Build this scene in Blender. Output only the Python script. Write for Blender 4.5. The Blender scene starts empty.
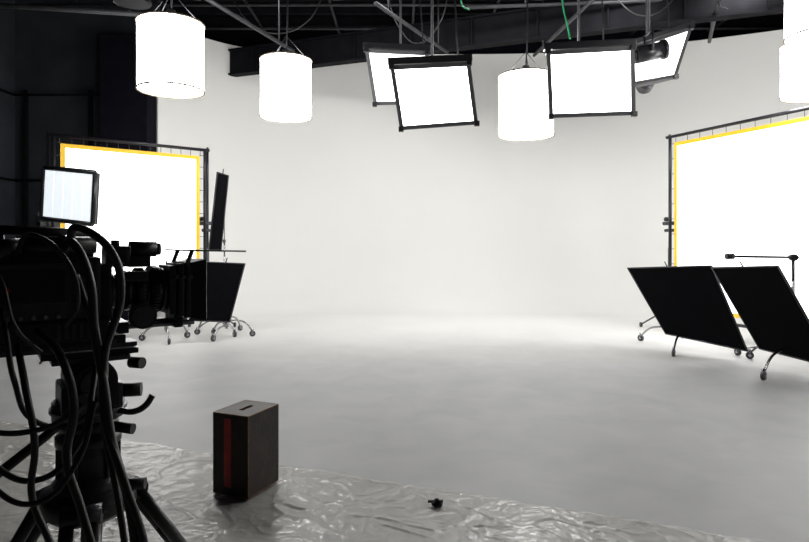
import bpy, bmesh, math, random
from mathutils import Vector, Matrix, noise, Quaternion
random.seed(4)
scene = bpy.context.scene
COL = scene.collection
try:
    scene.view_settings.view_transform = 'Standard'
    scene.view_settings.look = 'None'
except Exception: pass

# ---------------------------------------------------------------- materials
def mat(name, color, rough=0.5, metal=0.0, emit=0.0, ecol=None, bump=0.0, bscale=30.0, var=0.0, vscale=4.0, spec=0.5, coat=0.0):
    m = bpy.data.materials.new(name); m.use_nodes = True
    nt = m.node_tree; b = nt.nodes['Principled BSDF']
    b.inputs['Base Color'].default_value = (*color, 1)
    b.inputs['Roughness'].default_value = rough
    b.inputs['Metallic'].default_value = metal
    b.inputs['Specular IOR Level'].default_value = spec
    b.inputs['Coat Weight'].default_value = coat
    if emit > 0:
        b.inputs['Emission Color'].default_value = (*(ecol or color), 1)
        b.inputs['Emission Strength'].default_value = emit
    tc = nt.nodes.new('ShaderNodeTexCoord')
    if var > 0:
        n = nt.nodes.new('ShaderNodeTexNoise'); n.inputs['Scale'].default_value = vscale; n.inputs['Detail'].default_value = 6
        nt.links.new(tc.outputs['Object'], n.inputs['Vector'])
        r = nt.nodes.new('ShaderNodeValToRGB')
        r.color_ramp.elements[0].position = 0.3; r.color_ramp.elements[1].position = 0.7
        r.color_ramp.elements[0].color = (*[max(0, c*(1-var)) for c in color], 1)
        r.color_ramp.elements[1].color = (*[min(1, c*(1+var)) for c in color], 1)
        nt.links.new(n.outputs['Fac'], r.inputs['Fac']); nt.links.new(r.outputs['Color'], b.inputs['Base Color'])
    if bump > 0:
        n = nt.nodes.new('ShaderNodeTexNoise'); n.inputs['Scale'].default_value = bscale; n.inputs['Detail'].default_value = 4
        nt.links.new(tc.outputs['Object'], n.inputs['Vector'])
        bp = nt.nodes.new('ShaderNodeBump'); bp.inputs['Strength'].default_value = bump; bp.inputs['Distance'].default_value = 0.01
        nt.links.new(n.outputs['Fac'], bp.inputs['Height']); nt.links.new(bp.outputs['Normal'], b.inputs['Normal'])
    return m

M_cyc = mat('cyc_white_paint', (0.825,0.82,0.80), 0.75, bump=0.05, bscale=8, var=0.012, vscale=0.6, spec=0.2)
M_dark = mat('dark_wall_paint', (0.028,0.031,0.038), 0.8, var=0.25, vscale=1.2, bump=0.2, bscale=20, spec=0.15)
M_dark2 = mat('black_drape', (0.006,0.006,0.010), 0.9, var=0.2, spec=0.05)
M_ceil = mat('ceiling_black', (0.008,0.008,0.010), 0.9, var=0.4, vscale=2, spec=0.05)
M_beam = mat('beam_black', (0.006,0.006,0.008), 0.7, var=0.3, spec=0.08)
M_pipe = mat('pipe_steel', (0.05,0.05,0.055), 0.45, 0.3, var=0.2, spec=0.3)
M_blk = mat('black_plastic', (0.017,0.017,0.020), 0.34, bump=0.15, bscale=250)
M_blk2 = mat('black_anodised', (0.028,0.028,0.034), 0.28, 0.4)
M_rub = mat('black_rubber', (0.010,0.010,0.010), 0.45)
M_grey = mat('dark_grey_metal', (0.08,0.082,0.092), 0.35, 0.7)
M_rim = mat('grey_rim_fabric', (0.07,0.07,0.075), 0.6)
M_fab = mat('flag_duvetyne', (0.004,0.004,0.005), 0.95, bump=0.3, bscale=200, spec=0.05)
M_chrome = mat('chrome_steel', (0.40,0.40,0.41), 0.25, 1.0)
M_red = mat('red_paint', (0.42,0.012,0.008), 0.5, var=0.3, vscale=14)
M_yel = mat('emissive_yellow_tape', (0.85,0.52,0.02), 0.55, emit=0.32, ecol=(1,0.60,0.02))  # border tape is no lamp; slight emission makes it look lit
M_green = mat('green_cable', (0.02,0.25,0.10), 0.5)
M_lan = mat('lantern_silk', (0.9,0.9,0.88), 0.8, emit=22, ecol=(1,0.99,0.97))
M_lanrim = mat('lantern_rim', (0.30,0.25,0.18), 0.6)
M_soft = mat('softbox_diffusion', (0.9,0.9,0.9), 0.8, emit=10, ecol=(1,0.995,0.98))
M_softb = mat('softbox_back_diffusion', (0.9,0.9,0.9), 0.8, emit=3, ecol=(1,0.98,0.94))
M_diff = mat('emissive_frame_cloth', (0.9,0.9,0.9), 0.8, emit=2.8, ecol=(1,0.998,0.99))  # glow built into the cloth in place of light from a lamp
M_panel = mat('panel_diffuser', (0.85,0.9,0.93), 0.7, emit=0.78, ecol=(0.88,0.95,1.0))
M_lamp = mat('tube_glow', (0.9,0.9,0.9), 0.7, emit=0.95, ecol=(0.93,0.97,1.0))
M_glass = mat('lens_glass', (0.01,0.012,0.02), 0.05, coat=1.0)
M_win = mat('door_glass_pale', (0.25,0.25,0.24), 0.3)

# ---------------------------------------------------------------- helpers
def group(name, loc=(0,0,0), rz=0.0):
    e = bpy.data.objects.new(name, None); COL.objects.link(e)
    e.location = loc; e.rotation_euler = (0,0,rz); e.empty_display_size = 0.1
    return e
def finish(me, name, g, m, smooth=False):
    ob = bpy.data.objects.new(name, me); COL.objects.link(ob)
    if m: me.materials.append(m)
    if g: ob.parent = g
    if smooth:
        for p in me.polygons: p.use_smooth = True
    return ob
def box(g, name, c, s, m, rot=(0,0,0), bevel=0.0, taper=None):
    bm = bmesh.new(); bmesh.ops.create_cube(bm, size=1)
    for v in bm.verts:
        v.co = Vector((v.co.x*s[0], v.co.y*s[1], v.co.z*s[2]))
    if bevel > 0:
        bmesh.ops.bevel(bm, geom=bm.edges[:], offset=bevel, segments=2, affect='EDGES', profile=0.7)
    me = bpy.data.meshes.new(name); bm.to_mesh(me); bm.free()
    ob = finish(me, name, g, m); ob.location = c; ob.rotation_euler = rot
    return ob
def cyl(g, name, a, b, r1, m, r2=None, seg=24, cap=True):
    a = Vector(a); b = Vector(b); r2 = r1 if r2 is None else r2
    d = b-a; L = d.length
    bm = bmesh.new()
    bmesh.ops.create_cone(bm, cap_ends=cap, segments=seg, radius1=r1, radius2=r2, depth=L)
    me = bpy.data.meshes.new(name); bm.to_mesh(me); bm.free()
    for p in me.polygons:
        p.use_smooth = len(p.vertices) == 4
    ob = finish(me, name, g, m)
    ob.location = (a+b)/2; ob.rotation_mode = 'QUATERNION'
    ob.rotation_quaternion = Vector((0,0,1)).rotation_difference(d.normalized())
    return ob
def lathe(g, name, prof, m, loc=(0,0,0), axis=(0,0,1), seg=48, smooth=True):
    bm = bmesh.new(); rings = []
    for r, z in prof:
        rings.append([bm.verts.new((r*math.cos(2*math.pi*i/seg), r*math.sin(2*math.pi*i/seg), z)) for i in range(seg)])
    for a, b in zip(rings, rings[1:]):
        for i in range(seg):
            j = (i+1) % seg
            bm.faces.new((a[i], a[j], b[j], b[i]))
    me = bpy.data.meshes.new(name); bm.to_mesh(me); bm.free()
    ob = finish(me, name, g, m, smooth); ob.location = loc; ob.rotation_mode='QUATERNION'
    ob.rotation_quaternion = Vector((0,0,1)).rotation_difference(Vector(axis).normalized())
    return ob
def tube(g, name, pts, r, m, cyclic=False, smooth=True):
    cu = bpy.data.curves.new(name, 'CURVE'); cu.dimensions = '3D'; cu.bevel_depth = r; cu.bevel_resolution = 4
    cu.use_fill_caps = True
    if smooth and len(pts) > 2:
        sp = cu.splines.new('BEZIER'); sp.bezier_points.add(len(pts)-1)
        for bp, p in zip(sp.bezier_points, pts):
            bp.co = p; bp.handle_left_type = bp.handle_right_type = 'AUTO'
        sp.resolution_u = 10
    else:
        sp = cu.splines.new('POLY'); sp.points.add(len(pts)-1)
        for q, p in zip(sp.points, pts): q.co = (*p, 1)
    sp.use_cyclic_u = cyclic
    cu.materials.append(m)
    ob = bpy.data.objects.new(name, cu); COL.objects.link(ob)
    if g: ob.parent = g
    return ob
def quad(g, name, c, th, m):
    c = [Vector(p) for p in c]
    n = (c[1]-c[0]).cross(c[3]-c[0]).normalized()
    bm = bmesh.new()
    a = [bm.verts.new(p+n*th/2) for p in c]; b = [bm.verts.new(p-n*th/2) for p in c]
    bm.faces.new(a); bm.faces.new(b[::-1])
    for i in range(4):
        j = (i+1) % 4; bm.faces.new((a[i], b[i], b[j], a[j]))
    bmesh.ops.recalc_face_normals(bm, faces=bm.faces[:])
    me = bpy.data.meshes.new(name); bm.to_mesh(me); bm.free()
    return finish(me, name, g, m)

# ---------------------------------------------------------------- room
def floor_mat():
    m = bpy.data.materials.new('painted_floor'); m.use_nodes = True
    nt = m.node_tree; b = nt.nodes['Principled BSDF']; L = nt.links.new
    tc = nt.nodes.new('ShaderNodeTexCoord')
    sep = nt.nodes.new('ShaderNodeSeparateXYZ'); L(tc.outputs['Object'], sep.inputs[0])
    n = nt.nodes.new('ShaderNodeTexNoise'); n.inputs['Scale'].default_value = 0.7; n.inputs['Detail'].default_value = 7; n.inputs['Roughness'].default_value=0.6
    L(tc.outputs['Object'], n.inputs['Vector'])
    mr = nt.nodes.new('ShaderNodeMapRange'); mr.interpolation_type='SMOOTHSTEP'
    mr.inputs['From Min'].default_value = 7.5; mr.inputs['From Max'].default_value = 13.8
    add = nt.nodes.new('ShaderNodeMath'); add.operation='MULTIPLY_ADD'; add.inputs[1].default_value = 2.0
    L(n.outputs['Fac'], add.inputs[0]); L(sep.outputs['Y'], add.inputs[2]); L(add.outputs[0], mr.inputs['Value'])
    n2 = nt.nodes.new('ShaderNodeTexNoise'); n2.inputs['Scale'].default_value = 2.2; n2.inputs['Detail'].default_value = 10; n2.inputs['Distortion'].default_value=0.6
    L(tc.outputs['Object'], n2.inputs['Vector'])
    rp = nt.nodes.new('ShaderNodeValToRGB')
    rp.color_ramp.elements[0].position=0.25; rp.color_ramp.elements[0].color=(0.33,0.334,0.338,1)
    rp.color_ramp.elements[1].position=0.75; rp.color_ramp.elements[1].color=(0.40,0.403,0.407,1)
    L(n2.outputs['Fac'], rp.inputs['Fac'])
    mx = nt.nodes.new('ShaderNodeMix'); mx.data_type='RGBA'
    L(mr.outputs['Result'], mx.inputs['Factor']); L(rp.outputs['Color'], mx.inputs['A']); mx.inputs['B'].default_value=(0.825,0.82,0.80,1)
    L(mx.outputs['Result'], b.inputs['Base Color'])
    b.inputs['Roughness'].default_value = 0.5; b.inputs['Specular IOR Level'].default_value=0.4
    return m
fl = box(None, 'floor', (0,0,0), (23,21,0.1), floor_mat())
for v in fl.data.vertices: v.co += Vector((1.5,5.5,-0.05))

plan = [(-5.3,12.9),(-4.9,13.7),(-4.25,14.5),(-3.3,15.0),(-2,15.2),(0.5,15.25),(3,15.2),(5.2,14.85),(7,14.2),(9,13.2),(10.6,11.8),(11.5,10),(11.8,7),(11.8,2),(11.8,-4)]
def catmull(P, n=8):
    out = []
    for i in range(len(P)-1):
        p0 = Vector(P[max(i-1,0)]); p1 = Vector(P[i]); p2 = Vector(P[i+1]); p3 = Vector(P[min(i+2,len(P)-1)])
        for k in range(n):
            t = k/n
            out.append(0.5*((2*p1)+(-p0+p2)*t+(2*p0-5*p1+4*p2-p3)*t*t+(-p0+3*p1-3*p2+p3)*t**3))
    out.append(Vector(P[-1])); return out
pp = catmull(plan)
bm = bmesh.new(); cols = []
R = 1.9; H = 6.4
for i, p in enumerate(pp):
    t = (pp[min(i+1,len(pp)-1)] - pp[max(i-1,0)]).normalized()
    nrm = Vector((t.y, -t.x))
    prof = [(R*(1-math.sin(a)), R*(1-math.cos(a))+0.001) for a in [math.pi/2*k/20 for k in range(21)]] + [(0,3.5),(0,H),(-0.25,H),(-0.25,0)]
    cols.append([bm.verts.new((p.x+nrm.x*o, p.y+nrm.y*o, z)) for o, z in prof])
for a, b in zip(cols, cols[1:]):
    for k in range(len(a)-1):
        bm.faces.new((a[k], b[k], b[k+1], a[k+1]))
bm.faces.new(cols[0]); bm.faces.new(cols[-1][::-1])
bmesh.ops.recalc_face_normals(bm, faces=bm.faces[:])
me = bpy.data.meshes.new('wall_back'); bm.to_mesh(me); bm.free()
ob = finish(me, 'wall_back', None, M_cyc, True)
try: ob.data.set_sharp_from_angle(angle=math.radians(40))
except Exception: pass

box(None,'wall_left',(-8.6,4.6,3.6),(0.2,17.8,7.2),M_dark)
box(None,'wall_rear',(2,-4.9,3.6),(21.4,0.2,7.2),M_dark)
box(None,'wall_right',(12.4,5.5,3.6),(0.2,21,7.2),M_dark)
box(None,'wall_corner',(-7.0,13.2,3.6),(3.2,0.2,7.2),M_dark)
box(None,'wall_far',(3.2,15.9,3.6),(18,0.2,7.2),M_dark2)
box(None,'ceiling',(2,5.5,7.25),(21.4,21,0.1),M_ceil)
box(None,'pilaster',(-5.80,12.62,2.95),(0.98,0.5,5.9),M_dark2,bevel=0.02)
g = group('wall_rails',(-7,12.98,2.2))
for z in (0.75,2.6):
    cyl(g,'rail_%d'%int(z*10),(-1.45,0,z),(0.6,0,z),0.025,M_beam)
    cyl(g,'rail_side_%d'%int(z*10),(-1.45,0,z),(-1.45,-8,z),0.025,M_beam)
for x in (-1.2,0.2):
    box(g,'upright_%d'%int(x*10+20),(x,0.02,0.9),(0.07,0.06,3.6),M_beam)
g = group('window_1',(-7.35,13.06,1.75))
box(g,'frame',(0,0,0),(1.2,0.06,0.9),M_beam)
box(g,'pane_1',(-0.3,-0.035,0),(0.5,0.02,0.75),M_win)
box(g,'pane_2',(0.3,-0.035,0),(0.5,0.02,0.75),M_win)

# roof beam
g = group('roof_beam',(-1.6,13.55,5.95))
a = Vector((-2.6,0.98,0)); b = Vector((8.6,-3.2,0))
d=(b-a); ang=math.atan2(d.y,d.x)
box(g,'web',(a+b)/2,(d.length,0.10,0.55),M_beam,rot=(0,0,ang))
for z in (-0.29,0.29):
    box(g,'flange_%d'%(z>0),(a+b)/2+Vector((0,0,z)),(d.length,0.24,0.04),M_beam,rot=(0,0,ang))
for k in range(9):
    c=a.lerp(b,(k+0.5)/9); box(g,'stiffener_%d'%k,c+Vector((0,-0.06,0)),(0.03,0.16,0.54),M_beam,rot=(0,0,ang))

# ceiling pipe grid
g = group('ceiling_pipe_grid',(1,11,6.75))
for i,x in enumerate([-8,-6.2,-4.4,-2.6,-0.8,1,2.8,4.6,6.4,8.2]):
    cyl(g,'pipe_long_%d'%i,(x,-9,0),(x,4,0),0.03,M_pipe,seg=10)
for i,y in enumerate([-7,-5,-3,-1,0.4,1.8,3.2]):
    cyl(g,'pipe_cross_%d'%i,(-9,y,-0.08),(9.5,y,-0.08),0.03,M_pipe,seg=10)
for i,y in enumerate([0.2,1.6,3.0,3.8]):
    box(g,'joist_%d'%i,(0,y,0.3),(19,0.1,0.22),M_beam)
for i,(p,q) in enumerate([((-3.3,8.3,5.3),(-2.15,11.6,5.3)),((-5.9,9.5,5.9),(-3.6,10.6,5.9)),((-0.5,10.3,5.7),(0.9,12.6,5.6)),((3.1,9.0,5.5),(2.7,12.5,5.5)),((5.0,9.4,5.75),(6.3,12.4,5.75)),((-6.6,8.5,5.0),(-3.6,8.9,4.95)),((1.2,11.5,6.1),(8.5,10.8,6.1))]):
    gl=g.location
    cyl(g,'batten_%d'%i,Vector(p)-gl,Vector(q)-gl,0.035,M_pipe,seg=12)
    for k,e in enumerate((0.15,0.85)):
        c=Vector(p).lerp(Vector(q),e)-gl
        cyl(g,'hanger_%d_%d'%(i,k),c,(c.x,c.y,0.0),0.015,M_pipe,seg=8)
for i,(x,y) in enumerate([(2.55,9.6),(1.0,10.2),(5.4,10.2)]):
    c=Vector((x,y,0))-Vector((g.location.x,g.location.y,0))
    tube(g,'green_line_%d'%i,[(c.x,c.y,0),(c.x+0.05,c.y,-0.6),(c.x-0.02,c.y+0.05,-1.1),(c.x+0.1,c.y,-1.9 if i==0 else -1.2)],0.014,M_green if i!=2 else M_blk)
for i in range(6):
    x=-5+i*1.9
    tube(g,'cable_sag_%d'%i,[(x,0.4,-0.05),(x+0.6,0.3,-0.45-0.1*(i%2)),(x+1.4,0.35,-0.4),(x+1.9,0.4,-0.05)],0.015,M_blk)
# loose cable loops hanging against the top of the cyc wall
for i,(x0,x1,y,dp) in enumerate([(-3.6,-1.6,12.2,0.9),(-0.4,0.9,11.6,1.3),(3.6,5.2,11.0,1.0)]):
    gx,gy=x0-1,y-11
    L_=x1-x0
    tube(g,'slack_loop_%d'%i,[(gx,gy,0),(gx+L_*.25,gy,-dp*.8),(gx+L_*.5,gy,-dp),(gx+L_*.8,gy,-dp*.75),(gx+L_,gy,0)],0.013,M_rub)

# unseen wash fixtures, added above the view to brighten the cyc wall
def added_cyclight(x,y,z,tgt,power):
    g=group('added_cyc_wash',(x,y,z))
    d=(Vector(tgt)-Vector((x,y,z))).normalized(); q=Vector((0,0,-1)).rotation_difference(d)
    def T(p): return q@Vector(p)
    Cc=[T((-.55,-.2,-.02)),T((.55,-.2,-.02)),T((.55,.2,-.02)),T((-.55,.2,-.02))]
    Bk=[T((-.45,-.12,.2)),T((.45,-.12,.2)),T((.45,.12,.2)),T((-.45,.12,.2))]
    for i in range(4):
        j=(i+1)%4; quad(g,'reflector_%d'%i,[Cc[i],Cc[j],Bk[j],Bk[i]],0.01,M_blk)
    quad(g,'back_plate',Bk,0.01,M_blk)
    cyl(g,'hang_rod',Bk[0].lerp(Bk[2],.5),(0,0,6.67-z),0.02,M_pipe,seg=8)
    ld=bpy.data.lights.new('lamp','AREA'); ld.shape='RECTANGLE'; ld.size=1.0; ld.size_y=0.35; ld.energy=power; ld.color=(1,0.99,0.97)
    ld.spread=math.radians(140)
    lo=bpy.data.objects.new('lamp',ld); COL.objects.link(lo); lo.parent=g
    lo.rotation_mode='QUATERNION'; lo.rotation_quaternion=q; lo.location=T((0,0,-.03))
for x,tx,pw in ((-2.8,-2.4,30),(-0.6,-.3,42),(1.6,1.6,42),(3.8,3.6,38),(6.0,6.0,32),(8.0,8.4,28)):
    added_cyclight(x,10.4,6.25,(tx,14.0,0.5),pw)

# ---------------------------------------------------------------- lanterns
def lantern(x,y,zb,zt,r):
    g = group('drum_lantern',(x,y,zb)); h=zt-zb
    prof=[(r*0.0001,0.03),(r*0.97,0.02),(r,0.02),(r*1.0,h*0.25),(r*0.995,h*0.5),(r,h*0.75),(r,h-0.02),(r*0.97,h-0.01),(0.0001,h-0.03)]
    lathe(g,'shade',prof,M_lan)
    for z in (0.01,h-0.01):
        tube(g,'hoop_%d'%(z>0.1),[(r*1.008*math.cos(t*math.pi/8),r*1.008*math.sin(t*math.pi/8),z) for t in range(16)],0.011,M_lanrim,cyclic=True)
    for k in range(3):
        t=k*2*math.pi/3+0.4
        cyl(g,'bridle_%d'%k,(r*math.cos(t),r*math.sin(t),h),(0,0,h+0.35),0.006,M_blk,seg=6)
    cyl(g,'socket',(0,0,h-0.03),(0,0,h+0.14),0.05,M_blk)
    tube(g,'cable',[(0,0,h+0.1),(0.02,0,h+0.6),(0,0,6.7-zb)],0.012,M_blk)
    return g
lantern(-2.57,6.6,3.24,3.99,0.345)
lantern(-1.708,8.65,3.38,4.22,0.36)
lantern(1.79,8.85,3.15,4.05,0.395)
lantern(5.86,8.65,3.685,4.45,0.375)
lantern(4.62,6.6,3.84,4.70,0.375)

g = group('pendant_spotlight',(-2.60,5.75,3.86))
lathe(g,'reflector',[(0.17,0),(0.165,0.03),(0.10,0.14),(0.06,0.2),(0.06,0.34),(0.0001,0.35)],M_rub)
cyl(g,'lens_disc',(0,0,0.005),(0,0,0.02),0.16,M_fab)
cyl(g,'stem',(0,0,0.34),(0,0,2.85),0.015,M_pipe)

# ---------------------------------------------------------------- softboxes
def softbox(c, m, depth=0.42, s=0.45):
    c=[Vector(p) for p in c]; cen=sum(c,Vector())/4
    g=group('softbox_light',cen); c=[p-cen for p in c]
    n=(c[1]-c[0]).cross(c[3]-c[0]).normalized()
    if n.y>0: n=-n
    quad(g,'diffuser',[p*0.97 for p in c],0.01,m)
    for i in range(4):
        a=c[i]; b=c[(i+1)%4]
        inw=(-(a+b)/2).normalized()*0.055
        quad(g,'rim_%d'%i,[a,b,b+inw,a+inw],0.05,M_rim)
    for i in range(4):
        box(g,'corner_%d'%i,c[i]*0.97-n*(-0.02),(0.07,0.07,0.07),M_blk,bevel=0.008)
    back=[p*s - n*depth for p in c]
    for i in range(4):
        j=(i+1)%4
        quad(g,'side_%d'%i,[c[i]-n*0.012,c[j]-n*0.012,back[j],back[i]],0.006,M_rim)
    quad(g,'back',back,0.01,M_fab)
    cyl(g,'lamp_head',-n*depth,-n*(depth+0.32),0.13,M_blk2)
    cyl(g,'lamp_cap',-n*(depth+0.32),-n*(depth+0.38),0.10,M_grey)
    top=-n*(depth+0.15)
    cyl(g,'yoke_l',top+Vector((-0.18,0,0)),top+Vector((-0.18,0,0.35)),0.015,M_grey)
    cyl(g,'yoke_r',top+Vector((0.18,0,0)),top+Vector((0.18,0,0.35)),0.015,M_grey)
    cyl(g,'yoke_top',top+Vector((-0.18,0,0.35)),top+Vector((0.18,0,0.35)),0.015,M_grey)
    cyl(g,'hang_rod',top+Vector((0,0,0.35)),(top.x,top.y,6.7-cen.z),0.02,M_pipe)
    a=c[0]+Vector((-0.03,0.03,0.06)); b=c[1]+Vector((0.03,0.03,0.06))
    box(g,'top_bar',(a+b)/2,((b-a).length,0.10,0.09),M_blk,rot=(0,-math.atan2(b.z-a.z,b.x-a.x),0),bevel=0.012)
    tube(g,'power_lead',[top,top+Vector((0.3,0.1,0.2)),top+Vector((0.35,0,0.9)),Vector((top.x+0.1,top.y,6.7-cen.z))],0.012,M_blk)
softbox([(-.193,8.0,3.94),(.873,8.0,3.99),(1.01,8.25,3.21),(-.06,8.25,3.13)],M_soft)
softbox([(-.606,9.2,4.555),(.36,9.2,4.51),(.43,9.4,3.76),(-.478,9.4,3.74)],M_softb)
softbox([(1.887,8.0,4.137),(3.06,8.0,4.20),(3.15,8.2,3.327),(1.975,8.2,3.286)],M_soft)
softbox([(3.457,9.2,4.57),(4.41,9.2,4.89),(4.07,9.0,4.055),(3.41,9.0,3.935)],M_softb)
g=group('spotlight_head',(3.45,8.7,4.33))
cyl(g,'barrel',(-.10,0,-.03),(.28,0,.05),0.12,M_blk)
cyl(g,'front_ring',(.28,0,.05),(.33,0,.06),0.14,M_blk2)
cyl(g,'rear_cap',(-.16,0,-.04),(-.10,0,-.03),0.09,M_blk2)
cyl(g,'yoke',(0.09,0.15,0),(0.09,0.15,.3),0.015,M_blk); cyl(g,'yoke_b',(0.09,-0.15,0),(0.09,-0.15,.3),0.015,M_blk)
cyl(g,'yoke_c',(0.09,-0.15,.3),(0.09,0.15,.3),0.015,M_blk); cyl(g,'hang_rod',(0.09,0,.3),(0.09,0,2.34),0.02,M_pipe)

# ---------------------------------------------------------------- diffusion frames
def frame(p0,p1,ztop,zbot,nrm):
    p0=Vector((*p0,0)); p1=Vector((*p1,0))
    g=group('diffusion_frame',(p0+p1)/2)
    l=g.location.copy(); a=p0-l; b=p1-l; u=(b-a).normalized(); nrm=Vector((*nrm,0)).normalized()
    def Z(v,z): return Vector((v.x,v.y,z))
    i0=a+u*0.10; i1=b-u*0.10; zt=ztop-0.12; zb=zbot+0.12
    quad(g,'cloth',[Z(i0,zt),Z(i1,zt),Z(i1,zb),Z(i0,zb)],0.01,M_diff)
    def strip(nm,q,th=0.016): quad(g,nm,q,th,M_yel)
    w=0.065
    strip('tape_top',[Z(i0,zt),Z(i1,zt),Z(i1,zt-w),Z(i0,zt-w)])
    strip('tape_bottom',[Z(i0,zb+w),Z(i1,zb+w),Z(i1,zb),Z(i0,zb)])
    strip('tape_a',[Z(i0,zt-w),Z(i0+u*w,zt-w),Z(i0+u*w,zb+w),Z(i0,zb+w)])
    strip('tape_b',[Z(i1-u*w,zt-w),Z(i1,zt-w),Z(i1,zb+w),Z(i1-u*w,zb+w)])
    for nm,q,r in (('bar_top',(Z(a-u*.08,ztop),Z(b+u*.08,ztop)),.028),('bar_bottom',(Z(a,zbot),Z(b,zbot)),.028),('bar_a',(Z(a,zbot),Z(a,ztop)),.028),('bar_b',(Z(b,zbot),Z(b,ztop)),.028)):
        cyl(g,nm,q[0],q[1],r,M_blk2)
    n=14
    for k in range(n):
        c=a.lerp(b,(k+0.5)/n)
        cyl(g,'tie_%d'%k,Z(c,ztop),Z(c,zt),0.005,M_grey,seg=6)
    for k in range(12):
        z=zbot+(ztop-zbot)*(k+0.5)/12
        cyl(g,'tie_a_%d'%k,Z(a,z),Z(i0,z),0.005,M_grey,seg=6); cyl(g,'tie_b_%d'%k,Z(b,z),Z(i1,z),0.005,M_grey,seg=6)
    for s,c in (('a',a-u*0.07-nrm*0.06),('b',b+u*0.07-nrm*0.06)):
        cyl(g,'stand_riser_'+s,Z(c,0.25),Z(c,ztop+0.06),0.022,M_blk2)
        cyl(g,'stand_sleeve_'+s,Z(c,0.25),Z(c,1.5),0.03,M_grey)
        cyl(g,'clamp_'+s,Z(c,1.95)+u*0.12,Z(c,1.95)-u*0.14,0.035,M_grey)
        cyl(g,'clamp_knob_'+s,Z(c,2.03)-u*0.1,Z(c,2.03)-u*0.1-nrm*0.12,0.04,M_blk)
        cyl(g,'clamp_b_'+s,Z(c,1.82)+u*0.1,Z(c,1.82)-u*0.1,0.03,M_grey)
        for k in range(3):
            t=k*2.094+0.5; f=c+Vector((math.cos(t)*0.5,math.sin(t)*0.5,0))
            tube(g,'leg_%s%d'%(s,k),[Z(c,0.35),Z(c.lerp(f,0.5),0.22),Z(f,0.05)],0.014,M_grey,smooth=False)
            cyl(g,'caster_%s%d'%(s,k),Z(f,0.045)+Vector((-0.015,0,0)),Z(f,0.045)+Vector((0.015,0,0)),0.045,M_rub)
frame((-5.56,9.5),(-3.66,11.0),3.29,0.75,(0.6,-0.8))
frame((4.87,11.0),(6.27,7.65),3.53,0.25,(-0.9,-0.35))

# ---------------------------------------------------------------- c-stand
def cstand(x,y,h,rot=0.0,R=0.5,arm=None):
    g=group('c_stand',(x,y,0))
    cyl(g,'column',(0,0,0.15),(0,0,h*0.6),0.018,M_chrome)
    cyl(g,'riser',(0,0,h*0.55),(0,0,h),0.013,M_chrome)
    cyl(g,'collar',(0,0,h*0.58),(0,0,h*0.58+0.05),0.026,M_grey)
    cyl(g,'hub',(0,0,0.18),(0,0,0.30),0.032,M_chrome)
    for k in range(3):
        t=rot+k*2.094; dx,dy=math.cos(t),math.sin(t); z=0.29-0.04*k
        tube(g,'leg_%d'%k,[(dx*.02,dy*.02,z),(dx*R*0.55,dy*R*0.55,z-0.02),(dx*R*0.78,dy*R*0.78,z-0.07),(dx*R,dy*R,0.08)],0.015,M_chrome)
        cyl(g,'caster_%d'%k,(dx*R-dy*0.018,dy*R+dx*0.018,0.05),(dx*R+dy*0.018,dy*R-dx*0.018,0.05),0.05,M_grey)
        cyl(g,'caster_hub_%d'%k,(dx*R-dy*0.024,dy*R+dx*0.024,0.05),(dx*R+dy*0.024,dy*R-dx*0.024,0.05),0.02,M_chrome)
        cyl(g,'caster_fork_%d'%k,(dx*R,dy*R,0.06),(dx*R,dy*R,0.13),0.02,M_chrome)
    if arm:
        a,b=[Vector(q)-g.location for q in arm]
        cyl(g,'grip_head',(0,-0.04,a.z),(0,0.04,a.z),0.045,M_blk)
        cyl(g,'arm',a,b,0.016,M_blk2); cyl(g,'arm_head',b-Vector((0.04,0,0)),b+Vector((0.06,0,0)),0.040,M_blk)
        cyl(g,'t_knob',b+Vector((0,0,0)),b+Vector((0,-0.09,0.03)),0.014,M_blk)
        cyl(g,'riser_black',(0,0,0.5),(0,0,h),0.02,M_blk2)
    return g
def flag(c):
    c=[Vector(p) for p in c]; cen=sum(c,Vector())/4
    g=group('black_flag',cen); c=[p-cen for p in c]
    quad(g,'cloth',c,0.012,M_fab)
    for i in range(4):
        cyl(g,'rod_%d'%i,c[i],c[(i+1)%4],0.012,M_blk2,seg=10)
    for p in c:
        lathe(g,'corner',[(0.0001,-0.014),(0.014,0),(0.0001,0.014)],M_blk2,loc=p,seg=10)
    m=(c[0]+c[1])/2; cyl(g,'pin',m,m+(m-(c[2]+c[3])/2).normalized()*0.09,0.009,M_blk2,seg=8)
flag([(3.46,9.3,1.19),(4.25,8.3,1.26),(4.60,8.05,.13),(3.92,9.0,.22)])
flag([(4.05,7.9,1.25),(4.36,7.0,1.30),(4.88,6.8,.16),(4.56,7.7,.22)])
cstand(4.17,9.0,1.05,rot=2.04,R=0.78)
cstand(4.85,7.5,1.1,rot=3.84,R=0.95)
cstand(5.15,7.95,1.42,rot=0.6,R=0.5,arm=((5.22,7.95,1.385),(4.30,7.95,1.40)))
flag([(-3.22,9.75,1.27),(-2.62,9.85,1.24),(-2.80,9.6,.32),(-3.37,9.4,.37)])
flag([(-3.12,10.0,2.76),(-2.98,10.15,2.72),(-3.03,9.9,1.46),(-3.18,9.75,1.46)])
cstand(-2.98,10.05,1.2,rot=0.3,R=0.42)
cstand(-3.14,10.45,2.75,rot=1.2,R=0.45)
cstand(-3.85,9.7,1.3,rot=1.0,R=0.4)

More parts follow.
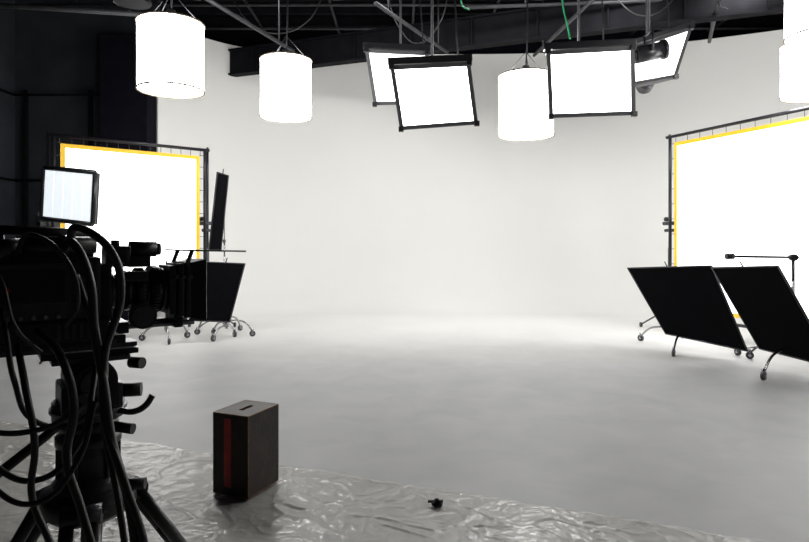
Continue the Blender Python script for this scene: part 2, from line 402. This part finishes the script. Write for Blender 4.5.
# ---------------------------------------------------------------- fluorescent panel
g=group('fluorescent_light_panel',(-4.45,8.0,2.21))
c=[(-.375,.06,.375),(.37,-.06,.295),(.335,-.06,-.385),(-.41,.06,-.30)]
c=[Vector(p) for p in c]
quad(g,'diffuser',[p*0.94+Vector((0,-.03,0)) for p in c],0.01,M_panel)
quad(g,'housing',[p+Vector((0,.05,0)) for p in c],0.08,M_blk)
for i in range(4):
    cyl(g,'edge_%d'%i,c[i]+Vector((0,-.02,0)),c[(i+1)%4]+Vector((0,-.02,0)),0.034,M_blk,seg=8)
for k in range(4):
    f=0.18+0.21*k
    cyl(g,'tube_%d'%k,c[0].lerp(c[1],f)*0.9+Vector((0,-.026,0)),c[3].lerp(c[2],f)*0.9+Vector((0,-.026,0)),0.012,M_lamp,seg=10)
cyl(g,'stand_riser',(0,.16,-2.0),(0,.16,0.05),0.02,M_grey)
cyl(g,'stand_mount',(0,.05,0),(0,.18,0),0.03,M_grey)
for k in range(3):
    t=k*2.094; cyl(g,'leg_%d'%k,(0,.16,-1.75),(.5*math.cos(t),.16+.5*math.sin(t),-2.19),0.014,M_grey)

# ---------------------------------------------------------------- plastic sheet
def plastic_mat():
    m=bpy.data.materials.new('clear_plastic_film'); m.use_nodes=True
    nt=m.node_tree; L=nt.links.new; b=nt.nodes['Principled BSDF']; out=nt.nodes['Material Output']
    b.inputs['Base Color'].default_value=(0.50,0.485,0.455,1); b.inputs['Roughness'].default_value=0.36
    b.inputs['Specular IOR Level'].default_value=0.5; b.inputs['Coat Weight'].default_value=0.35; b.inputs['Coat Roughness'].default_value=0.14
    tc=nt.nodes.new('ShaderNodeTexCoord')
    n=nt.nodes.new('ShaderNodeTexNoise'); n.inputs['Scale'].default_value=4.5; n.inputs['Detail'].default_value=3
    L(tc.outputs['Object'],n.inputs['Vector'])
    mxv=nt.nodes.new('ShaderNodeMix'); mxv.data_type='VECTOR'; mxv.inputs['Factor'].default_value=0.18
    L(tc.outputs['Object'],mxv.inputs['A']); L(n.outputs['Color'],mxv.inputs['B'])
    prev=None
    for sc,amp in ((11.0,0.30),(24.0,0.14)):
        v=nt.nodes.new('ShaderNodeTexVoronoi'); v.feature='F1'; v.inputs['Scale'].default_value=sc
        L(mxv.outputs['Result'],v.inputs['Vector'])
        ma=nt.nodes.new('ShaderNodeMath'); ma.operation='MULTIPLY_ADD'; ma.inputs[1].default_value=amp; ma.inputs[2].default_value=0
        L(v.outputs['Distance'],ma.inputs[0])
        if prev: L(prev,ma.inputs[2])
        prev=ma.outputs[0]
    bp=nt.nodes.new('ShaderNodeBump'); bp.inputs['Strength'].default_value=0.5; bp.inputs['Distance'].default_value=0.05
    L(prev,bp.inputs['Height']); L(bp.outputs['Normal'],b.inputs['Normal']); L(bp.outputs['Normal'],b.inputs['Coat Normal'])
    tr=nt.nodes.new('ShaderNodeBsdfTransparent'); mx=nt.nodes.new('ShaderNodeMixShader'); mx.inputs[0].default_value=0.62
    L(tr.outputs[0],mx.inputs[1]); L(b.outputs[0],mx.inputs[2]); L(mx.outputs[0],out.inputs['Surface'])
    return m
bm=bmesh.new(); NX,NY=600,320; V=[]
for j in range(NY+1):
    row=[]
    for i in range(NX+1):
        x=-5.2+8.6*i/NX
        ye=5.3-0.393*(x+3.6)+0.05*noise.noise(Vector((x*1.3,0,5)))+0.02*noise.noise(Vector((x*6,0,9)))
        y=0.9+(ye-0.9)*j/NY
        p=Vector((x*2.8+y*0.8,y*3.6,0)); q=Vector((x*7.5-y*2.5,y*8.0,3.3))
        w=Vector((noise.noise(p*1.1+Vector((7,1,2))),noise.noise(p*1.1+Vector((1,9,4))),0))*0.7
        r1=max(0,1-abs(noise.noise(p+w))*9)**1.2; r2=max(0,1-abs(noise.noise(q+w*2))*6)**1.2
        z=0.003+0.0065*r1+0.0035*r2+0.002*abs(noise.noise(q*1.3))
        if j>NY-3: z*=0.5
        row.append(bm.verts.new((x,y,z)))
    V.append(row)
for j in range(NY):
    for i in range(NX):
        bm.faces.new((V[j][i],V[j][i+1],V[j+1][i+1],V[j+1][i]))
me=bpy.data.meshes.new('plastic_sheet'); bm.to_mesh(me); bm.free()
finish(me,'plastic_sheet',None,plastic_mat(),True)

# ---------------------------------------------------------------- apple box
M_wood=mat('worn_dark_wood',(0.022,0.012,0.009),0.5,var=0.5,vscale=12,bump=0.2,bscale=40,spec=0.35)
M_edge=mat('worn_edge_wood',(0.20,0.10,0.05),0.6,var=0.5,vscale=20)
g=group('apple_box',(-1.004,3.815,0.015),math.radians(-22.4))
sx,sy,sz=0.262,0.314,0.50
body=box(g,'body',(0,0,sz/2),(sx,sy,sz),M_wood,bevel=0.004)
cut=box(g,'cut',(0,0,sz),(0.036,0.12,0.06),M_edge,bevel=0.012)
bpy.context.view_layer.update()
md=body.modifiers.new('b','BOOLEAN'); md.object=cut; md.operation='DIFFERENCE'; md.solver='EXACT'
dg=bpy.context.evaluated_depsgraph_get(); nm=bpy.data.meshes.new_from_object(body.evaluated_get(dg))
body.modifiers.clear(); body.data=nm
bpy.data.objects.remove(cut)
e=0.006
for x in (-1,1):
    for y in (-1,1):
        box(g,'corner_%d%d'%(x,y),(x*(sx/2-0.001),y*(sy/2-0.001),sz/2),(e,e,sz-0.004),M_edge,bevel=0.001)
for z in (0.003,sz-0.002):
    for s in (-1,1):
        box(g,'edge_x%d%d'%(s,z>.1),(0,s*(sy/2-0.001),z),(sx,e,e),M_edge,bevel=0.001)
        box(g,'edge_y%d%d'%(s,z>.1),(s*(sx/2-0.001),0,z),(e,sy,e),M_edge,bevel=0.001)
box(g,'red_stripe',(-0.022,-sy/2-0.001,0.26),(0.052,0.003,0.42),M_red)
for s in (-1,1):
    box(g,'slot_rim_%d'%s,(s*0.019,0,sz+0.0005),(0.003,0.1,0.002),M_edge)
g=group('tripod_spreader_knob',(0.192,3.55,0.013))
lathe(g,'base',[(0.0001,0),(0.032,0),(0.036,0.012),(0.02,0.022),(0.014,0.035),(0.0001,0.04)],M_rub)
cyl(g,'stud',(0,0,0.02),(0.035,-0.01,0.028),0.008,M_blk)
cyl(g,'lever',(0,0,0.02),(-0.05,0.02,0.012),0.009,M_blk)

# ---------------------------------------------------------------- cinema camera
yaw=math.radians(35)
g=group('cinema_camera',(-1.21,2.04,1.385),yaw)
box(g,'body',(-0.03,0,-0.01),(0.36,0.17,0.27),M_blk,bevel=0.015)
box(g,'side_door',(-0.03,-0.09,0.01),(0.30,0.02,0.19),M_grey,bevel=0.006)
box(g,'side_door_inset',(-0.05,-0.101,0.03),(0.18,0.01,0.11),M_blk2,bevel=0.004)
box(g,'lower_module',(0.02,-0.095,-0.12),(0.30,0.05,0.07),M_blk,bevel=0.006)
for k in range(5):
    box(g,'vent_%d'%k,(0.02+k*0.022,-0.122,-0.12),(0.010,0.006,0.045),M_grey)
for k in range(6):
    cyl(g,'button_%d'%k,(-0.12+k*0.035,-0.10,-0.07),(-0.12+k*0.035,-0.108,-0.07),0.007,M_chrome,seg=12)
for k in range(3):
    cyl(g,'port_%d'%k,(0.08,-0.10,0.07-k*0.05),(0.08,-0.122,0.07-k*0.05),0.013,M_grey if k==1 else M_blk2,seg=16)
box(g,'magazine',(-0.31,0,0.0),(0.20,0.15,0.30),M_blk,bevel=0.03)
cyl(g,'magazine_cover',(-0.31,-0.07,0.0),(-0.31,-0.088,0.0),0.085,M_blk2,seg=40)
box(g,'battery',(-0.45,0,0.0),(0.08,0.12,0.18),M_blk2,bevel=0.01)
box(g,'front_plate',(0.165,0,0.0),(0.04,0.16,0.20),M_blk2,bevel=0.01)
cyl(g,'lens_mount',(0.18,0,0.0),(0.20,0,0.0),0.062,M_grey)
xs=[(0.20,0.225,0.060),(0.225,0.255,0.072),(0.255,0.268,0.064),(0.268,0.30,0.078),(0.30,0.315,0.070),(0.315,0.355,0.084),(0.355,0.375,0.078)]
for k,(a,b,r) in enumerate(xs):
    cyl(g,'lens_barrel_%d'%k,(a,0,0),(b,0,0),r,M_blk2 if k%2 else M_grey,seg=40)
for k in range(40):
    t=k*math.pi/20
    box(g,'gear_tooth_%d'%k,(0.284,0.079*math.cos(t),0.079*math.sin(t)),(0.026,0.006,0.006),M_blk,rot=(t,0,0))
    box(g,'gear_tooth_b_%d'%k,(0.335,0.085*math.cos(t),0.085*math.sin(t)),(0.02,0.006,0.006),M_blk,rot=(t,0,0))
for x0,w,h,t in ((0.385,0.18,0.18,0.025),(0.412,0.20,0.195,0.022),(0.436,0.21,0.205,0.018)):
    box(g,'matte_stage_%d'%int(x0*1000),(x0,0,0.0),(t,w,h),M_blk,bevel=0.006)
def C(x,w,h): return [(x,-w,h),(x,w,h),(x,w,-h),(x,-w,-h)]
A=C(0.445,0.10,0.098); B=C(0.495,0.125,0.110)
for i in range(4):
    j=(i+1)%4; quad(g,'hood_%d'%i,[A[i],A[j],B[j],B[i]],0.005,M_blk)
cyl(g,'front_element',(0.38,0,0),(0.447,0,0),0.06,M_glass)
quad(g,'french_flag',[(0.41,-0.14,0.146),(0.41,0.14,0.146),(0.64,0.14,0.141),(0.64,-0.14,0.141)],0.006,M_blk2)
for s in (-1,1):
    cyl(g,'flag_arm_%d'%s,(0.43,s*0.1,0.09),(0.45,s*0.1,0.145),0.008,M_grey,seg=8)
    cyl(g,'rod_%d'%s,(-0.2,s*0.05,-0.125),(0.47,s*0.05,-0.125),0.0095,M_grey,seg=16)
for k in range(3):
    cyl(g,'stage_lock_%d'%k,(0.39+0.024*k,-0.09-.01*k,0.05),(0.39+0.024*k,-0.125,0.05),0.008,M_grey,seg=12)
box(g,'matte_bracket',(0.41,0,-0.115),(0.03,0.14,0.05),M_blk2,bevel=0.005)
box(g,'rod_bridge',(0.22,0,-0.125),(0.035,0.17,0.04),M_blk2,bevel=0.005)
cyl(g,'follow_focus_wheel',(0.27,-0.13,-0.08),(0.27,-0.155,-0.08),0.045,M_blk,seg=32)
cyl(g,'follow_focus_disc',(0.27,-0.156,-0.08),(0.27,-0.160,-0.08),0.036,M_grey,seg=32)
box(g,'follow_focus_box',(0.27,-0.09,-0.09),(0.05,0.08,0.05),M_blk2,bevel=0.006)
box(g,'lens_motor',(0.25,-0.10,0.055),(0.09,0.035,0.035),M_blk,bevel=0.008)
box(g,'lens_motor_top',(0.28,-0.02,0.105),(0.08,0.04,0.04),M_blk,bevel=0.008)
box(g,'top_plate',(-0.03,0,0.135),(0.32,0.13,0.02),M_blk2,bevel=0.005)
cyl(g,'handle_bar',(-0.14,0.02,0.215),(0.12,0.02,0.205),0.016,M_rub)
cyl(g,'handle_post_front',(0.11,0.02,0.13),(0.12,0.02,0.21),0.012,M_blk2)
cyl(g,'handle_post_rear',(-0.13,0.02,0.13),(-0.14,0.02,0.22),0.012,M_blk2)
cyl(g,'viewfinder_tube',(-0.08,-0.10,0.165),(0.13,-0.10,0.165),0.028,M_blk,seg=28)
cyl(g,'viewfinder_ring',(0.02,-0.10,0.165),(0.05,-0.10,0.165),0.033,M_blk2,seg=28)
cyl(g,'viewfinder_elbow',(-0.08,-0.10,0.165),(-0.15,-0.12,0.150),0.024,M_blk,r2=0.03,seg=28)
lathe(g,'eyecup',[(0.022,0),(0.03,0.03),(0.04,0.055),(0.036,0.056),(0.02,0.02)],M_rub,loc=(-0.15,-0.12,0.15),axis=(-0.9,-0.25,-0.15))
box(g,'wireless_receiver',(0.205,-0.02,0.125),(0.08,0.10,0.075),M_blk,bevel=0.012)
cyl(g,'onboard_motor',(0.25,-0.02,0.15),(0.34,-0.02,0.15),0.028,M_blk)
cyl(g,'onboard_motor_cap',(0.34,-0.02,0.15),(0.355,-0.02,0.15),0.022,M_grey)
cyl(g,'module_knob_1',(0.20,-0.04,0.16),(0.20,-0.04,0.182),0.014,M_blk2)
box(g,'base_plate',(0.0,0,-0.165),(0.46,0.14,0.03),M_blk2,bevel=0.004)
box(g,'dovetail',(0.02,0,-0.188),(0.50,0.11,0.016),M_grey,bevel=0.003)
cyl(g,'plate_lock',(0.18,-0.06,-0.165),(0.18,-0.12,-0.165),0.013,M_grey)
cyl(g,'red_record_ring',(-0.12,-0.105,0.02),(-0.12,-0.112,0.02),0.008,M_red,seg=16)

Rinv=Matrix.Rotation(-yaw,3,'Z'); O=Vector((-1.21,2.04,1.385))
def PL(lst): return [Rinv@(Vector(p)-O) for p in lst]
cab=[
 ([(-1.08,1.93,1.56),(-.97,1.80,1.60),(-.88,1.80,1.53),(-.86,1.82,1.40),(-.90,1.80,1.22),(-.885,1.78,1.02),(-.82,1.76,.85),(-.76,1.75,.68),(-.72,1.75,.3),(-.70,1.78,.04)],.012),
 ([(-1.10,1.93,1.54),(-1.0,1.82,1.55),(-.945,1.80,1.45),(-.93,1.80,1.30),(-.895,1.79,1.12),(-.87,1.78,.98),(-.81,1.76,.80),(-.78,1.75,.62),(-.76,1.76,.25),(-.74,1.8,.04)],.013),
 ([(-1.08,1.98,1.45),(-1.0,1.85,1.42),(-.955,1.84,1.3),(-.92,1.82,1.15),(-.90,1.8,1.0),(-.86,1.78,.85),(-.83,1.77,.7),(-.80,1.78,.3),(-.78,1.82,.04)],.010),
 ([(-1.25,1.86,1.35),(-1.17,1.76,1.30),(-1.13,1.74,1.15),(-1.10,1.78,1.03),(-1.02,1.85,1.0),(-.96,1.9,1.08),(-.97,1.95,1.2)],.008),
 ([(-1.32,1.82,1.22),(-1.28,1.7,1.10),(-1.18,1.68,1.035),(-1.05,1.72,1.02),(-.98,1.8,1.05)],.008),
 ([(-1.22,1.88,1.52),(-1.10,1.78,1.58),(-1.0,1.78,1.50),(-.98,1.8,1.38),(-1.05,1.86,1.30)],.007),
 ([(-1.3,1.84,1.50),(-1.2,1.78,1.45),(-1.15,1.78,1.3),(-1.12,1.85,1.22)],.006),
 ([(-1.15,1.88,1.28),(-1.02,1.78,1.22),(-.97,1.76,1.08),(-.99,1.76,.92),(-.95,1.76,.78),(-.90,1.75,.62),(-.86,1.76,.25),(-.84,1.8,.04)],.012),
 ([(-1.20,1.86,1.24),(-1.10,1.74,1.14),(-1.06,1.72,.98),(-1.08,1.74,.82),(-1.02,1.74,.66),(-.98,1.76,.25),(-.95,1.8,.04)],.010),
 ([(-1.0,1.95,1.22),(-.955,1.84,1.12),(-.98,1.80,.95),(-1.08,1.76,.86),(-1.20,1.74,.92),(-1.30,1.74,1.06)],.009),
 ([(-1.28,1.78,1.0),(-1.16,1.70,.86),(-1.04,1.70,.82),(-.95,1.74,.92),(-.93,1.80,1.08)],.008),
]
for k,(p,r) in enumerate(cab): tube(g,'cable_%d'%k,PL(p),r,M_rub)

# ---------------------------------------------------------------- tripod
T=Vector((-1.11,2.11,0))
g=group('camera_tripod',T,yaw)
box(g,'head_platform',(0,0,1.176),(0.30,0.14,0.020),M_blk2,bevel=0.004)
box(g,'platform_rail',(0,0,1.158),(0.24,0.17,0.018),M_grey,bevel=0.004)
cyl(g,'tilt_drum',(0,-0.10,1.085),(0,0.10,1.085),0.078,M_blk,seg=40)
cyl(g,'tilt_dial',(0,-0.10,1.085),(0,-0.13,1.085),0.062,M_blk2,seg=36)
cyl(g,'tilt_dial_ring',(0,-0.13,1.085),(0,-0.136,1.085),0.042,M_grey,seg=36)
box(g,'yoke',(0,0,1.03),(0.19,0.20,0.09),M_blk,bevel=0.014)
cyl(g,'pan_drum',(0,0,0.95),(0,0,1.01),0.115,M_blk,seg=40)
cyl(g,'pan_ring',(0,0,0.975),(0,0,0.988),0.123,M_grey,seg=40)
cyl(g,'pan_base',(0,0,0.90),(0,0,0.95),0.095,M_blk2,seg=40)
lathe(g,'riser_column',[(0.09,0.90),(0.105,0.89),(0.105,0.86),(0.09,0.85),(0.088,0.76),(0.10,0.745),(0.115,0.73),(0.115,0.70)],M_blk)
for k in range(6):
    t=k*math.pi/3
    box(g,'riser_rib_%d'%k,(0.092*math.cos(t),0.092*math.sin(t),0.80),(0.02,0.012,0.10),M_blk2,rot=(0,0,t))
lathe(g,'crown',[(0.11,0.71),(0.15,0.70),(0.155,0.64),(0.12,0.61),(0.0001,0.61)],M_blk)
cyl(g,'tiedown',(0,0,0.62),(0,0,0.45),0.022,M_blk2,r2=0.03)
tube(g,'brake_lever',[(0.08,-0.08,0.975),(0.13,-0.11,0.97),(0.165,-0.12,0.99),(0.185,-0.12,1.02)],0.011,M_blk2)
cyl(g,'lock_knob_1',(0.08,-0.06,1.04),(0.155,-0.09,1.04),0.024,M_rub)
cyl(g,'lock_knob_2',(0.07,-0.08,0.92),(0.12,-0.13,0.915),0.018,M_rub)
cyl(g,'lock_knob_3',(0.13,-0.04,1.13),(0.16,-0.08,1.13),0.020,M_rub)
cyl(g,'lock_knob_4',(0.08,-0.03,0.70),(0.17,-0.08,0.70),0.020,M_rub)
cyl(g,'pan_handle_rosette',(-0.04,-0.13,1.03),(-0.04,-0.17,1.03),0.032,M_grey)
tube(g,'pan_handle',[(-0.04,-0.16,1.03),(-0.15,-0.19,0.95),(-0.38,-0.23,0.80),(-0.5,-0.25,0.73)],0.015,M_blk2)
tube(g,'pan_handle_grip',[(-0.30,-0.215,0.85),(-0.5,-0.25,0.73)],0.023,M_rub,smooth=False)
for k in range(3):
    t=math.radians(-75+120*k)-yaw+math.radians(5); dx,dy=math.cos(t),math.sin(t)
    px,py=-dy,dx
    cyl(g,'leg_hinge_%d'%k,(dx*.15-px*.06,dy*.15-py*.06,0.66),(dx*.15+px*.06,dy*.15+py*.06,0.66),0.036,M_blk2)
    for s in (-1,1):
        o=0.042*s
        cyl(g,'leg_upper_%d_%d'%(k,s),(dx*.15+px*o,dy*.15+py*o,0.66),(dx*.38+px*o,dy*.38+py*o,0.30),0.022,M_blk)
    cyl(g,'leg_lower_%d'%k,(dx*.27,dy*.27,0.46),(dx*.55,dy*.55,0.05),0.020,M_grey)
    box(g,'leg_bracket_low_%d'%k,(dx*.38,dy*.38,0.30),(0.06,0.12,0.06),M_blk,rot=(0,0,t),bevel=0.008)
    cyl(g,'foot_%d'%k,(dx*.55,dy*.55,0.015),(dx*.55,dy*.55,0.06),0.035,M_rub)
    cyl(g,'spreader_%d'%k,(0,0,0.2),(dx*.45,dy*.45,0.20),0.012,M_blk)

# ---------------------------------------------------------------- world, camera
w=bpy.data.worlds.new('world'); scene.world=w; w.use_nodes=True
w.node_tree.nodes['Background'].inputs[0].default_value=(0.6,0.65,0.7,1); w.node_tree.nodes['Background'].inputs[1].default_value=0.02
cd=bpy.data.cameras.new('camera'); cam=bpy.data.objects.new('camera',cd); COL.objects.link(cam)
cam.location=(0,0,1.55); cam.rotation_euler=(math.radians(90),0,0)
cd.sensor_width=36; cd.lens=36*600/809; cd.shift_y=-26/809; cd.clip_start=0.05
scene.camera=cam
